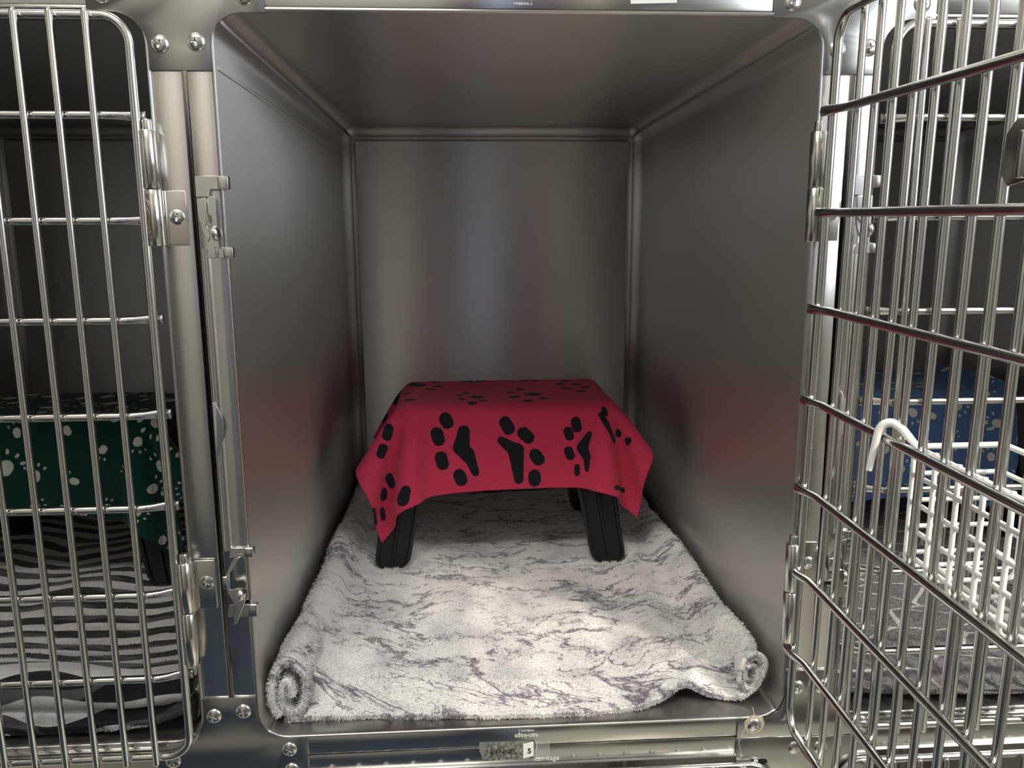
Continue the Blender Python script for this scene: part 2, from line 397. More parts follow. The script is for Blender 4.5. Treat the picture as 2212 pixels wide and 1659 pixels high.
gp = [((0.0105+0.002*rnd.random())*math.cos(2*PI*i/26)-0.0600, (0.0095+0.0022*rnd.random())*math.sin(2*PI*i/26)+0.0150) for i in range(26)]
link('sealant', MB().prism(gp[::-1], -0.0024, -0.0016).mesh('sealant', m_glue, 30), pl)
P_dn = [(-0.079, -0.0028), (0.079, -0.0028), (0.079, -0.047), (0.0275, -0.055), (-0.060, -0.055), (-0.079, -0.047), (-0.079, -0.0028)][:-1]
pd = thing('door_stop_bracket', 'folded steel bracket with a slot below the lower right corner plate', 'bracket', (W+0.0305, -0.0012, CZB))
bm_ = MB().prism(P_dn, -0.0026, 0.0)
link('plate', bm_.mesh('plate', m_plate, 30, 0.0006), pd)
screw(pd, -0.0135, -0.0150, -0.0026, 0.9); screw(pd, 0.0150, -0.0160, -0.0026, 0.2)
link('slot', MB().prism(arc(-0.060, -0.0305, 0.0032, PI/2, 1.5*PI, 6)+arc(-0.047, -0.0305, 0.0032, -PI/2, PI/2, 6), -0.0029, -0.0022).mesh('slot', m_dark, 30), pd)
screw(pd, -0.0570, -0.0305, -0.0028, 0.2).scale = (0.45, 0.7, 0.45)

# ------------------------------------------------------------ writing on the rails
def lettering(parent, name, s, size, x, z, y, mat, rz=0.0, bold=0.0, ext=0.00012):
    o = link(name, text_mesh(s, size, mat, ext, bold=bold), parent, (x, y, z), (PI/2, rz, 0)); return o
yr = -0.0014
lettering(k_mid, 'maker_mark', 'kan-kage', 0.0072, 0.2800, -0.0125, yr, m_etch, PI, 0.00005)
lettering(k_mid, 'maker_place', 'WHEELING, IL', 0.0028, 0.2800, -0.0060, yr, m_etch, PI, 0.00003)
lettering(k_mid, 'maker_mark', 'kan-kage', 0.0072, 0.2790, H+0.0150, yr, m_etch, 0, 0.00005)
lettering(k_mid, 'maker_place', 'WHEELING, IL', 0.0028, 0.2790, H+0.0082, yr, m_etch, 0, 0.00003)
low_mid = [o for o in bpy.data.objects if o.name.startswith('kennel_cage') and abs(o.location.x) < .01 and o.location.z < -.1][0]
lettering(low_mid, 'maker_mark', 'kan-kage', 0.0078, 0.3020, -0.0405-LOWZ, yr, m_etch, 0, 0.00005)
lettering(low_mid, 'maker_place', 'WHEELING, IL', 0.0030, 0.3020, -0.0475-LOWZ, yr, m_etch, 0, 0.00003)
n = NT('old_clear_tape'); tc = n.n('ShaderNodeTexCoord'); g = n.n('ShaderNodeTexNoise', {'Vector': tc.outputs['Object'], 'Scale': 260.0, 'Detail': 4.0})
n.P(Base_Color=n.ramp(g, [(0.35, (0.10, 0.10, 0.09)), (0.7, (0.42, 0.41, 0.36))]), Roughness=0.3, Alpha=0.72); m_tape = n.m
n = NT('clear_tape_film'); n.P(Base_Color=(0.8, 0.8, 0.8, 1), Roughness=0.12, Alpha=0.10); m_film = n.m
tl = thing('kennel_number_label', 'taped down label reading kennel 5 on the rail under the open kennel', 'label', (0.268, -0.0014, -0.0290), 0)
link('clear_tape', MB().prism([(-0.0385, 0.0112), (0.0365, 0.0095), (0.0365, -0.0110), (-0.0350, -0.0112), (-0.037, -0.004), (-0.0395, 0.004)], -0.0004, 0.0001).mesh('clear_tape', m_film, 30), tl)
link('label_strip', MB().prism([(-0.0290, 0.0102), (0.0215, 0.0105), (0.0205, -0.0104), (-0.0345, -0.0112)], -0.0007, -0.0004).mesh('label_strip', m_tape, 30), tl)
link('tape_edge', MB().tube([(0.0215, -0.0007, 0.0108), (0.0235, -0.0007, 0.006), (0.0220, -0.0007, -0.0105)], 0.0004, 6).tube([(0.0365, -0.0004, 0.0095), (0.0368, -0.0004, -0.0110), (0.0220, -0.0005, -0.0107)], 0.00025, 6).mesh('tape_edge', m_etch, 40), tl)
link('number_card', MB().prism([(0.0085, 0.0078), (0.0198, 0.0098), (0.0198, -0.0070), (0.0085, -0.0098)], -0.0010, -0.0007).mesh('number_card', m_paper, 30), tl)
lettering(tl, 'lettering', 'KENNEL', 0.0078, -0.0125, -0.0010, -0.0009, m_ink, 0, 0.00004, 0.0001)
lettering(tl, 'digit', '5', 0.0085, 0.0152, -0.0012, -0.0011, m_ink, 0, 0.00025, 0.0001)
st = thing('sticker', 'white sticker with faded red KENNEL lettering cut by the top of the picture', 'label', (0.3995, -0.0014, H+0.0160), 0)
link('paper', MB().box(-0.0215, 0.0215, -0.0003, 0.0001, -0.0062, 0.0062).mesh('paper', m_paper, 30), st); st.rotation_euler = (0, -0.03, 0)
lettering(st, 'lettering', 'KENNEL 5', 0.0072, 0, 0.0001, -0.0005, m_redink, 0, 0.0001, 0.0001)
tg2 = thing('sticker', 'blank white sticker edge behind the open door at the upper right', 'label', (0.607, -0.0032, H+0.0210), 0)
link('paper', MB().box(-0.034, 0.034, -0.0003, 0.0001, -0.0045, 0.0105).mesh('paper', m_paper, 30), tg2)

# grime on the upper left hinge
gr = MB(); rnd = random.Random(7)
for i in range(26):
    a = -PI/2-0.75+0.5*rnd.random(); z = 0.514+0.042*rnd.random(); r = 0.0073; s = 0.0005+0.0009*rnd.random()
    gr.add([(r*math.cos(a+dx*s/0.0073), r*math.sin(a+dx*s/0.0073), z+dz*s*1.8) for dx, dz in ((-1, -.6), (0, -1), (1, -.3), (.7, .8), (-.5, 1))], [(0, 1, 2, 3, 4)])
hg = [o for o in k_left.children if o.name.startswith('hinge')][0]
link('grime', gr.mesh('grime', m_grime, 30), hg)

# ------------------------------------------------------------ fleece and plush materials
def attr(n, name): return n.n('ShaderNodeAttribute', attribute_name=name)
def fleece(name, base, ink, inkname='ink', rough=0.95, bump=0.0032):
    n = NT(name); a = attr(n, inkname); uv = attr(n, 'cuv')
    nz = n.n('ShaderNodeTexNoise', {'Vector': uv.outputs['Vector'], 'Scale': 340.0, 'Detail': 2.0})
    nl = n.n('ShaderNodeTexNoise', {'Vector': uv.outputs['Vector'], 'Scale': 1500.0, 'Detail': 1.0})
    d = n.math('ADD', a.outputs['Fac'], n.math('MULTIPLY_ADD', nz, 0.0014, -0.0007))
    mk = n.n('ShaderNodeMapRange', {0: d, 1: -0.0006, 2: 0.0006, 3: 1.0, 4: 0.0})
    c1 = n.mix(nz, tuple(x*0.82 for x in base), tuple(min(1, x*1.18) for x in base))
    c2 = n.mix(n.ramp(nl, [(0.5, (0, 0, 0)), (0.75, (1, 1, 1))]), ink, tuple(min(1, x*1.5+0.01) for x in ink))
    c = n.mix(mk.outputs[0], c1, c2)
    b = n.n('ShaderNodeBump', {'Strength': 0.9, 'Distance': bump, 'Height': nz})
    n.P(Base_Color=c, Roughness=rough, Normal=b); n.b.inputs['Sheen Weight'].default_value = 0.10; n.b.inputs['Specular IOR Level'].default_value = 0.15
    return n.m
m_pink = fleece('pink_fleece', (0.64, 0.045, 0.110), (0.010, 0.012, 0.015))
m_green = fleece('green_fleece', (0.003, 0.034, 0.024), (0.50, 0.52, 0.46))
m_blue = fleece('blue_fleece', (0.085, 0.160, 0.34), (0.62, 0.60, 0.52))

def set_attr(me, name, arr, typ='FLOAT'):
    a = me.attributes.new(name, typ, 'POINT')
    if typ == 'FLOAT': a.data.foreach_set('value', np.asarray(arr, dtype=np.float32).ravel())
    else: a.data.foreach_set('vector', np.asarray(arr, dtype=np.float32).ravel())

# ------------------------------------------------------------ draped fleece squares (a small cloth solver)
TOPZ = 0.243            # stool height
def drape(cx, cy, cw, cd, rz, hx=0.160, hy=0.105, res=0.0072, steps=420, seed=1, splay=0.16, bend=0.1, wall=(-9, 9), tips=(0, 0)):
    """cloth cw x cd laid centred at (cx,cy) over the stool standing at the origin; returns grid of points and uv"""
    nx, ny = int(cw/res)+1, int(cd/res)+1
    u = np.linspace(-cw/2, cw/2, nx); v = np.linspace(-cd/2, cd/2, ny); U, Vv = np.meshgrid(u, v, indexing='ij')
    fr = np.clip(-Vv/(cd/2), 0, 1)**1.5
    Vv = Vv-fr*(tips[0]*np.clip(-U/(cw/2), 0, 1)**3+tips[1]*np.clip(U/(cw/2), 0, 1)**3)
    c, s = math.cos(rz), math.sin(rz)
    X = np.stack([cx+U*c-Vv*s, cy+U*s+Vv*c, np.full_like(U, TOPZ+0.006)], -1)
    rg = np.random.RandomState(seed); X[..., 2] += rg.rand(nx, ny)*0.0005
    X0 = X.copy(); Xp = X.copy(); dx, dy = u[1]-u[0], v[1]-v[0]
    pairs = []
    def grp(di, dj, L, k):
        for par in (0, 1):
            if di: 
                i0 = np.arange(par*di, nx-di, 2*di) if di else None
                idx = []
                for b in range(di): idx += list(range(par*di+b, nx-di, 2*di))
                idx = np.array([q for q in idx if q+di < nx])
                js = np.arange(max(0, -dj), ny-max(0, dj))
                I, J = np.meshgrid(idx, js, indexing='ij')
            else:
                idx = []
                for b in range(dj): idx += list(range(par*dj+b, ny-dj, 2*dj))
                idx = np.array([q for q in idx if q+dj < ny]); I, J = np.meshgrid(np.arange(nx), idx, indexing='ij')
            a_, b_, c_, d_ = I.ravel(), J.ravel(), (I+di).ravel(), (J+dj).ravel()
            pairs.append((a_, b_, c_, d_, np.hypot(U[a_, b_]-U[c_, d_], Vv[a_, b_]-Vv[c_, d_]), k))
    grp(1, 0, dx, 1.0); grp(0, 1, dy, 1.0); dg = math.hypot(dx, dy)
    grp(1, 1, dg, 0.5); grp(1, -1, dg, 0.5); grp(3, 0, 3*dx, bend); grp(0, 3, 3*dy, bend)
    R = 0.014
    for st in range(steps):
        vel = (X-Xp)*0.965; Xp = X.copy(); X = X+vel; X[..., 2] -= 0.00006
        for it in range(5):
            for (i, j, k, l, L, kk) in pairs:
                A = X[i, j]; B = X[k, l]; d = B-A; n = np.sqrt((d*d).sum(-1))+1e-9
                if kk < 0.4: f = np.where(n < L, (n-L)/n*0.5*kk, (n-L)/n*0.5)[:, None]
                else: f = ((n-L)/n*0.5*kk)[:, None]
                X[i, j] = A+d*f; X[k, l] = B-d*f
            # rounded stool top and splayed body
            px, py, pz = X[..., 0], X[..., 1], X[..., 2]
            drop = np.clip(TOPZ-pz, 0, None); ex = hx+drop*splay; ey = hy+drop*splay*0.6
            qx = np.abs(px)-(ex-R); qy = np.abs(py)-(ey-R); qz = pz-(TOPZ-R)
            ax, ay, az = np.clip(qx, 0, None), np.clip(qy, 0, None), np.clip(qz, 0, None)
            dist = np.sqrt(ax*ax+ay*ay+az*az)+np.minimum(np.maximum(np.maximum(qx, qy), qz), 0)-R-0.0012
            ins = dist < 0
            nn = np.sqrt(ax*ax+ay*ay+az*az)+1e-9
            gx = np.where(nn > 1e-6, np.sign(px)*ax/nn, 0); gy = np.where(nn > 1e-6, np.sign(py)*ay/nn, 0); gz = np.where(nn > 1e-6, az/nn, 1.0)
            m = ins; X[..., 0] = np.where(m, px-gx*dist, px); X[..., 1] = np.where(m, py-gy*dist, py); X[..., 2] = np.where(m, pz-gz*dist, pz)
            X[..., 2] = np.maximum(X[..., 2], 0.014); X[..., 0] = np.clip(X[..., 0], wall[0], wall[1])
        Xp = np.where(ins[..., None], Xp+(X-Xp)*0.75, Xp)
        hold = ins[..., None]*np.array([1.0, 1.0, 0.0])*(np.abs(U)<hx)[..., None]*(np.abs(Vv)<hy)[..., None]*0.9
        X = X+(X0-X)*hold*0.3; Xp = X-(X-Xp)*(1-hold)
    return X, np.stack([U, Vv, np.zeros_like(U)], -1)

def capsule_sdf(uv, prints):
    """prints: list of capsules (x0,y0,r0,x1,y1,r1) in cloth metres; signed distance to their union"""
    d = np.full(uv.shape[:-1], 1.0); x, y = uv[..., 0], uv[..., 1]
    for (x0, y0, r0, x1, y1, r1) in prints:
        vx, vy = x1-x0, y1-y0; L = vx*vx+vy*vy+1e-12
        t = np.clip(((x-x0)*vx+(y-y0)*vy)/L, 0, 1)
        d = np.minimum(d, np.hypot(x-x0-t*vx, y-y0-t*vy)-(r0+(r1-r0)*t))
    return d
def upsample(G, f):
    def one(A, axis):
        n = A.shape[axis]; t = np.linspace(0, n-1, (n-1)*f+1); i = np.clip(t.astype(int), 0, n-2); w = t-i
        g = lambda k: np.take(A, np.clip(i+k, 0, n-1), axis=axis)
        sh = [1]*A.ndim; sh[axis] = -1; w = w.reshape(sh)
        p0, p1, p2, p3 = g(-1), g(0), g(1), g(2)
        return 0.5*((2*p1)+(-p0+p2)*w+(2*p0-5*p1+4*p2-p3)*w**2+(-p0+3*p1-3*p2+p3)*w**3)
    return one(one(G, 0), 1)
def grid_mesh(name, G, mat, closed=False):
    nx, ny = G.shape[:2]; idx = np.arange(nx*ny).reshape(nx, ny)
    F = np.stack([idx[:-1, :-1], idx[1:, :-1], idx[1:, 1:], idx[:-1, 1:]], -1).reshape(-1, 4)
    me = bpy.data.meshes.new(name); me.vertices.add(nx*ny); me.vertices.foreach_set('co', G.reshape(-1).astype(np.float32))
    me.loops.add(F.size); me.loops.foreach_set('vertex_index', F.ravel().astype(np.int32))
    me.polygons.add(len(F)); me.polygons.foreach_set('loop_start', np.arange(0, F.size, 4, dtype=np.int32)); 
    me.update(calc_edges=True); me.validate(); me.materials.append(mat)
    me.polygons.foreach_set('use_smooth', [True]*len(me.polygons)); return me
def cloth_thing(name, label, G, UV, mat, prints, loc, rz, up_f=3, group=None):
    G2 = upsample(G, up_f); UV2 = upsample(UV, up_f)
    me = grid_mesh(name, G2, mat); set_attr(me, 'ink', capsule_sdf(UV2, prints)); set_attr(me, 'cuv', UV2, 'FLOAT_VECTOR')
    o = link(name, me, None, loc, (0, 0, rz)); thick(o, 0.0026, 1)
    return tag(o, label, 'blanket', group)

def stool(loc, rz, label):
    t = thing('step_stool', label, 'stool', loc, rz, 'black folding step stools in the kennels')
    def top():
        mb = MB().box(-0.150, 0.150, -0.100, 0.102, TOPZ-0.030, TOPZ-0.001, 0.010)
        for i in range(7): mb.box(-0.12, 0.12, -0.078+i*0.026-0.003, -0.078+i*0.026+0.003, TOPZ-0.002, TOPZ)
        return mb.mesh('seat', m_black, 40)
    link('seat', cached('stool_top', top), t)
    def leg():
        # one splayed leg panel, foot at origin going up towards -x,+y
        mb = MB(); h = TOPZ-0.024; n = 8
        def ring(z, w, th, sx, sy):
            cx, cy = -sx*z, sy*z
            pr = [(-w, 0), (-w, th*0.55), (-w*0.94, th), (w*0.94, th), (w, th*0.55), (w, 0), (w*0.93, -0.0015), (w*0.80, -0.0015), (w*0.76, 0.004), (w*0.10, 0.004), (w*0.06, -0.003), (-w*0.06, -0.003), (-w*0.10, 0.004), (-w*0.76, 0.004), (-w*0.80, -0.0015), (-w*0.93, -0.0015)]
            return [(cx+a, cy+b, z) for a, b in pr]
        lv = [(0.000, 0.014, 0.014), (0.0015, 0.019, 0.018), (0.005, 0.0235, 0.022), (0.012, 0.0265, 0.024), (0.022, 0.0270, 0.025), (0.12, 0.0290, 0.025), (h, 0.031, 0.025)]
        V = []; F = []
        for z, w, th in lv: V += ring(z, w, th, 0.17, 0.10)
        m = 16
        for i in range(len(lv)-1):
            for k in range(m): F.append((i*m+k, i*m+(k+1) % m, (i+1)*m+(k+1) % m, (i+1)*m+k))
        F.append(tuple(range(m))[::-1]); F.append(tuple((len(lv)-1)*m+k for k in range(m)))
        mb.add(V, F); return mb.mesh('leg', m_black, 30, 0.0008)
    L = cached('stool_leg', leg)
    for sx in (-1, 1):
        for sy in (-1, 1):
            o = link('leg', L, t, (sx*0.166, sy*0.122, 0.0)); o.scale = (sx, 1, 1) if sy < 0 else (sx, -1, 1)
    return t

# paw prints: toes and pad as rounded strokes, around (0,0), claws pointing up (+v)
def paw(cx, cy, s, ang, toes=True):
    out = []; c, si = math.cos(ang), math.sin(ang)
    def add(x0, y0, r0, x1, y1, r1):
        out.append((cx+s*(x0*c-y0*si), cy+s*(x0*si+y0*c), r0*s, cx+s*(x1*c-y1*si), cy+s*(x1*si+y1*c), r1*s))
    add(0, 0.10, 0.26, -0.36, -0.18, 0.17); add(0, 0.10, 0.26, 0.36, -0.18, 0.17); add(-0.2, 0, 0.2, 0.2, 0, 0.2)
    for tx, ty, a in ((-0.62, 0.42, 0.5), (-0.25, 0.78, 0.15), (0.25, 0.78, -0.15), (0.62, 0.42, -0.5)):
        dx, dy = -math.sin(a)*0.09, math.cos(a)*0.09; add(tx-dx, ty-dy, 0.165, tx+dx, ty+dy, 0.15)
    return out
def spots(w, d, seed, n=46):
    """pale paw marks: a round pad with four tiny toes"""
    rg = random.Random(seed); out = []; pts = []
    tries = 0
    while len(pts) < n and tries < 4000:
        tries += 1; x, y = rg.uniform(-w/2, w/2), rg.uniform(-d/2, d/2)
        if all(math.hypot(x-a, y-b) > 0.034 for a, b in pts): pts.append((x, y))
    for x, y in pts:
        a = rg.uniform(0, 2*PI); s = rg.choice((0.8, 1.0, 1.35)); c, si = math.cos(a), math.sin(a)
        r = 0.0068*s; out.append((x-c*0.0022*s, y-si*0.0022*s, r*0.92, x+c*0.0022*s, y+si*0.0022*s, r))
        for k, t in enumerate((-0.85, -0.3, 0.3, 0.85)):
            b = a+t; R = 0.0165*s; q = 0.0016*s
            out.append((x+math.cos(b)*R, y+math.sin(b)*R, q, x+math.cos(b)*(R+0.0028*s), y+math.sin(b)*(R+0.0028*s), q*1.1))
    return out

PINK_PRINTS = [(-0.0841, -0.1113, 0.0098, -0.0817, -0.1161, 0.0098), (-0.0985, -0.1314, 0.0094, -0.0961, -0.1412, 0.0094), (-0.0937, -0.1682, 0.0094, -0.0913, -0.1780, 0.0094), (-0.0673, -0.1965, 0.0095, -0.0649, -0.2038, 0.0095), (0.0048, -0.1204, 0.0094, 0.0096, -0.1301, 0.0094), (0.0312, -0.1374, 0.0094, 0.0384, -0.1448, 0.0094), (0.0480, -0.1716, 0.0095, 0.0528, -0.1790, 0.0095), (0.0456, -0.2032, 0.0095, 0.0456, -0.2106, 0.0095), (0.1105, -0.1242, 0.0071, 0.1129, -0.1341, 0.0071), (0.0985, -0.1385, 0.0071, 0.1009, -0.1460, 0.0071), (0.0985, -0.1681, 0.0071, 0.1009, -0.1756, 0.0071), (0.1105, -0.1935, 0.0045, 0.1105, -0.2034, 0.0045), (0.1537, -0.1087, 0.0043, 0.1561, -0.1139, 0.0043), (-0.2138, 0.1252, 0.0055, -0.2042, 0.1204, 0.0055), (-0.1729, -0.1085, 0.0063, -0.1801, -0.1171, 0.0063), (-0.1922, -0.1292, 0.0061, -0.1994, -0.1357, 0.0061), (-0.1970, -0.1793, 0.0077, -0.1946, -0.1898, 0.0077), (-0.2138, -0.1950, 0.0072, -0.2162, -0.2015, 0.0072), (-0.2450, -0.2056, 0.0048, -0.2450, -0.2306, 0.0048), (-0.2258, -0.2195, 0.0048, -0.2282, -0.2324, 0.0048), (0.1753, -0.2225, 0.0038, 0.2090, -0.2225, 0.0038), (0.1825, -0.1368, 0.0060, 0.1825, -0.1394, 0.0060), (0.2018, -0.1418, 0.0053, 0.2018, -0.1445, 0.0053), (-0.0576, -0.1304, 0.0089, -0.0625, -0.1549, 0.0129), (-0.0625, -0.1549, 0.0123, -0.0528, -0.1693, 0.0094), (-0.0528, -0.1644, 0.0099, -0.0432, -0.1935, 0.0061), (-0.0024, -0.1471, 0.0061, 0.0192, -0.1642, 0.0113), (0.0192, -0.1642, 0.0123, 0.0216, -0.2079, 0.0071), (0.1321, -0.1451, 0.0052, 0.1201, -0.1643, 0.0095), (0.1201, -0.1643, 0.0095, 0.1273, -0.1799, 0.0072), (0.1273, -0.1799, 0.0067, 0.1273, -0.1974, 0.0043), (0.1489, -0.1160, 0.0038, 0.1729, -0.1513, 0.0057), (-0.1585, -0.2087, 0.0070, -0.1657, -0.2208, 0.0098), (-0.1657, 0.1033, 0.0084, -0.1647, 0.1033, 0.0084), (-0.1417, 0.0012, 0.0060, -0.1407, 0.0012, 0.0060), (-0.1753, 0.1058, 0.0086, -0.1743, 0.1058, 0.0086), (-0.1369, -0.0557, 0.0083, -0.1359, -0.0557, 0.0083), (-0.0504, -0.0134, 0.0070, -0.0494, -0.0134, 0.0070), (-0.0600, -0.0304, 0.0059, -0.0590, -0.0304, 0.0059), (-0.0576, -0.0597, 0.0068, -0.0566, -0.0597, 0.0068), (-0.0432, -0.0864, 0.0068, -0.0422, -0.0864, 0.0068), (-0.0336, -0.0450, 0.0116, -0.0326, -0.0450, 0.0116), (-0.0264, -0.0766, 0.0067, -0.0254, -0.0766, 0.0067), (0.0384, 0.0085, 0.0078, 0.0394, 0.0085, 0.0078), (0.0216, -0.0158, 0.0076, 0.0226, -0.0158, 0.0076), (0.0240, -0.0523, 0.0084, 0.0250, -0.0523, 0.0084), (0.0408, -0.0839, 0.0080, 0.0418, -0.0839, 0.0080), (0.0552, -0.0353, 0.0131, 0.0562, -0.0353, 0.0131), (0.0673, -0.0694, 0.0074, 0.0683, -0.0694, 0.0074), (-0.1273, 0.0669, 0.0141, -0.1263, 0.0669, 0.0141), (-0.1369, 0.0790, 0.0106, -0.1359, 0.0790, 0.0106), (-0.0985, 0.0936, 0.0086, -0.0975, 0.0936, 0.0086), (-0.0937, 0.0523, 0.0077, -0.0927, 0.0523, 0.0077), (-0.1057, 0.0255, 0.0079, -0.1047, 0.0255, 0.0079), (-0.0432, 0.0912, 0.0083, -0.0422, 0.0912, 0.0083), (-0.0216, 0.0912, 0.0079, -0.0206, 0.0912, 0.0079), (0.0528, 0.0863, 0.0072, 0.0538, 0.0863, 0.0072), (0.0721, 0.0863, 0.0061, 0.0731, 0.0863, 0.0061), (0.1225, 0.0766, 0.0079, 0.1235, 0.0766, 0.0079), (0.1105, 0.0474, 0.0081, 0.1115, 0.0474, 0.0081), (0.1153, 0.0085, 0.0083, 0.1163, 0.0085, 0.0083), (0.1369, 0.0426, 0.0098, 0.1379, 0.0426, 0.0098), (0.1465, 0.0134, 0.0085, 0.1475, 0.0134, 0.0085), (0.1345, -0.0184, 0.0080, 0.1355, -0.0184, 0.0080)]
MIDS = (0.283, 0.492)
stool((MIDS[0]-0.012, MIDS[1], 0.026), 0.0, 'black stool under the pink paw print fleece in the middle kennel')
G, UV = drape(-0.012, -0.004, 0.490, 0.445, 0.03, hx=0.165, splay=0.12, bend=0.09, tips=(0.046, 0.036))
cloth_thing('fleece_throw', 'bright pink fleece square with black paw prints draped over the middle stool', G, UV, m_pink, PINK_PRINTS, (MIDS[0], MIDS[1], 0.026), 0.0, group=None)

G, UV = drape(0.0, 0.020, 0.500, 0.500, -0.08, hx=0.162, steps=360, seed=3, splay=0.10, bend=0.08, tips=(0.0, 0.05), wall=(-0.222, 0.305))
stool((-0.385, 0.470, 0.020), 0.0, 'black stool hidden under dark green fleece in the left kennel')
cloth_thing('fleece_throw', 'dark green fleece with pale paw marks draped over the left stool', G, UV, m_green, spots(0.54, 0.54, 5, 130), (-0.385, 0.470, 0.020), 0.0)
stool((0.965, 0.560, 0.020), 0.0, 'black stool hidden under blue fleece in the right kennel')
G, UV = drape(0.0, -0.01, 0.520, 0.520, 0.03, hx=0.165, steps=360, seed=5, splay=0.10, bend=0.06, tips=(0.03, 0.03), wall=(-0.30, 0.195))
cloth_thing('fleece_throw', 'blue fleece with pale paw marks draped over the right stool behind the wire doors', G, UV, m_blue, spots(0.54, 0.54, 11, 130), (0.965, 0.560, 0.020), 0.0)

# ------------------------------------------------------------ plush bedding
def plush(name, colour_fn, spec=0.1):
    n = NT(name); uv = attr(n, 'cuv').outputs['Vector']; c = colour_fn(n, uv)
    f = n.n('ShaderNodeTexNoise', {'Vector': uv, 'Scale': 900.0, 'Detail': 2.0})
    b = n.n('ShaderNodeBump', {'Strength': 0.7, 'Distance': 0.0015, 'Height': f})
    n.P(Base_Color=c, Roughness=0.95, Normal=b); n.b.inputs['Specular IOR Level'].default_value = spec; n.b.inputs['Sheen Weight'].default_value = 0.2
    return n.m
def c_marble(n, uv):
    wv = n.n('ShaderNodeTexNoise', {'Vector': uv, 'Scale': 9.0, 'Detail': 3.0})
    warp = n.n('ShaderNodeVectorMath', {0: wv.outputs['Color'], 1: (0.05, 0.07, 0.0)}, operation='MULTIPLY')
    p = n.n('ShaderNodeVectorMath', {0: uv, 1: warp}, operation='ADD')
    mp = n.n('ShaderNodeMapping', {0: p, 3: (0.75, 1.6, 1.0)})
    def vein(scale, width, thr, det=5.0):
        a = n.n('ShaderNodeTexNoise', {'Vector': mp, 'Scale': scale, 'Detail': det, 'Roughness': 0.62})
        d = n.math('ABSOLUTE', n.math('SUBTRACT', a, 0.5))
        mk = n.n('ShaderNodeTexNoise', {'Vector': mp, 'Scale': scale*0.9, 'Detail': 1.0})
        w = n.n('ShaderNodeMapRange', {0: mk, 1: thr, 2: thr+0.16, 3: 0.0, 4: width})
        return n.n('ShaderNodeMapRange', {0: d, 1: 0.0, 2: n.math('ADD', w.outputs[0], 0.0004).outputs[0], 3: 1.0, 4: 0.0}).outputs[0]
    v1 = vein(11.0, 0.034, 0.42); v2 = vein(24.0, 0.030, 0.47, 4.0)
    v = n.math('MAXIMUM', v1, n.math('MULTIPLY', v2, 0.75))
    cl = n.n('ShaderNodeTexNoise', {'Vector': p, 'Scale': 14.0, 'Detail': 3.0})
    base = n.ramp(cl, [(0.3, (0.60, 0.59, 0.60)), (0.5, (0.80, 0.79, 0.77)), (0.7, (0.88, 0.87, 0.85))])
    return n.mix(n.math('MULTIPLY', v, 0.95), base.outputs[0], (0.13, 0.105, 0.155))
def c_zebra(n, uv):
    s = n.n('ShaderNodeSeparateXYZ', {0: uv}); x, y = s.outputs[0], s.outputs[1]
    nz = n.n('ShaderNodeTexNoise', {'Vector': uv, 'Scale': 7.0, 'Detail': 1.0})
    yy = n.math('MULTIPLY_ADD', nz, 0.05, y)
    def wave(ky, kx, amp, ph):
        a = n.math('SINE', n.math('MULTIPLY_ADD', x, kx, ph)); b = n.math('MULTIPLY_ADD', a, amp, n.math('MULTIPLY', yy, ky))
        return n.math('SINE', b)
    w1 = wave(165.0, 34.0, 1.25, 0.3); w2 = wave(165.0, -27.0, 1.3, 1.9); w3 = wave(78.0, 23.0, 2.0, 4.0)
    f1 = n.n('ShaderNodeMapRange', {0: w1, 1: -0.06, 2: 0.06}).outputs[0]; f2 = n.n('ShaderNodeMapRange', {0: w2, 1: 0.04, 2: 0.16}).outputs[0]; f3 = n.n('ShaderNodeMapRange', {0: w3, 1: -0.1, 2: 0.1}).outputs[0]
    dark = n.mix(f3, (0.008, 0.008, 0.009), (0.075, 0.072, 0.075))
    lite = n.mix(f2, (0.52, 0.52, 0.51), (0.60, 0.60, 0.58))
    a = n.mix(f1, dark, lite)
    return n.mix(n.math('MULTIPLY', f2, n.math('SUBTRACT', 1.0, f1)), a, (0.012, 0.012, 0.014))
def c_lattice(n, uv):
    wv = n.n('ShaderNodeTexNoise', {'Vector': uv, 'Scale': 40.0, 'Detail': 1.0})
    warp = n.n('ShaderNodeVectorMath', {0: wv.outputs['Color'], 1: (0.004, 0.004, 0.0)}, operation='MULTIPLY')
    p = n.n('ShaderNodeVectorMath', {0: uv, 1: warp}, operation='ADD')
    mp = n.n('ShaderNodeMapping', {0: p, 2: (0, 0, 0.5), 3: (9.0, 20.0, 1.0)})
    vo = n.n('ShaderNodeTexVoronoi', {'Vector': mp, 'Scale': 1.0, 'Randomness': 0.55}, feature='DISTANCE_TO_EDGE', voronoi_dimensions='2D')
    f = n.n('ShaderNodeMapRange', {0: vo.outputs['Distance'], 1: 0.020, 2: 0.035, 3: 1.0, 4: 0.0}).outputs[0]
    nz = n.n('ShaderNodeTexNoise', {'Vector': uv, 'Scale': 200.0, 'Detail': 3.0})
    g = n.ramp(nz, [(0.3, (0.105, 0.098, 0.105)), (0.7, (0.21, 0.20, 0.21))])
    return n.mix(f, g.outputs[0], (0.62, 0.60, 0.57))
m_marble = plush('marbled_plush', c_marble); m_zebra = plush('zebra_plush', c_zebra); m_lattice = plush('lattice_plush', c_lattice)

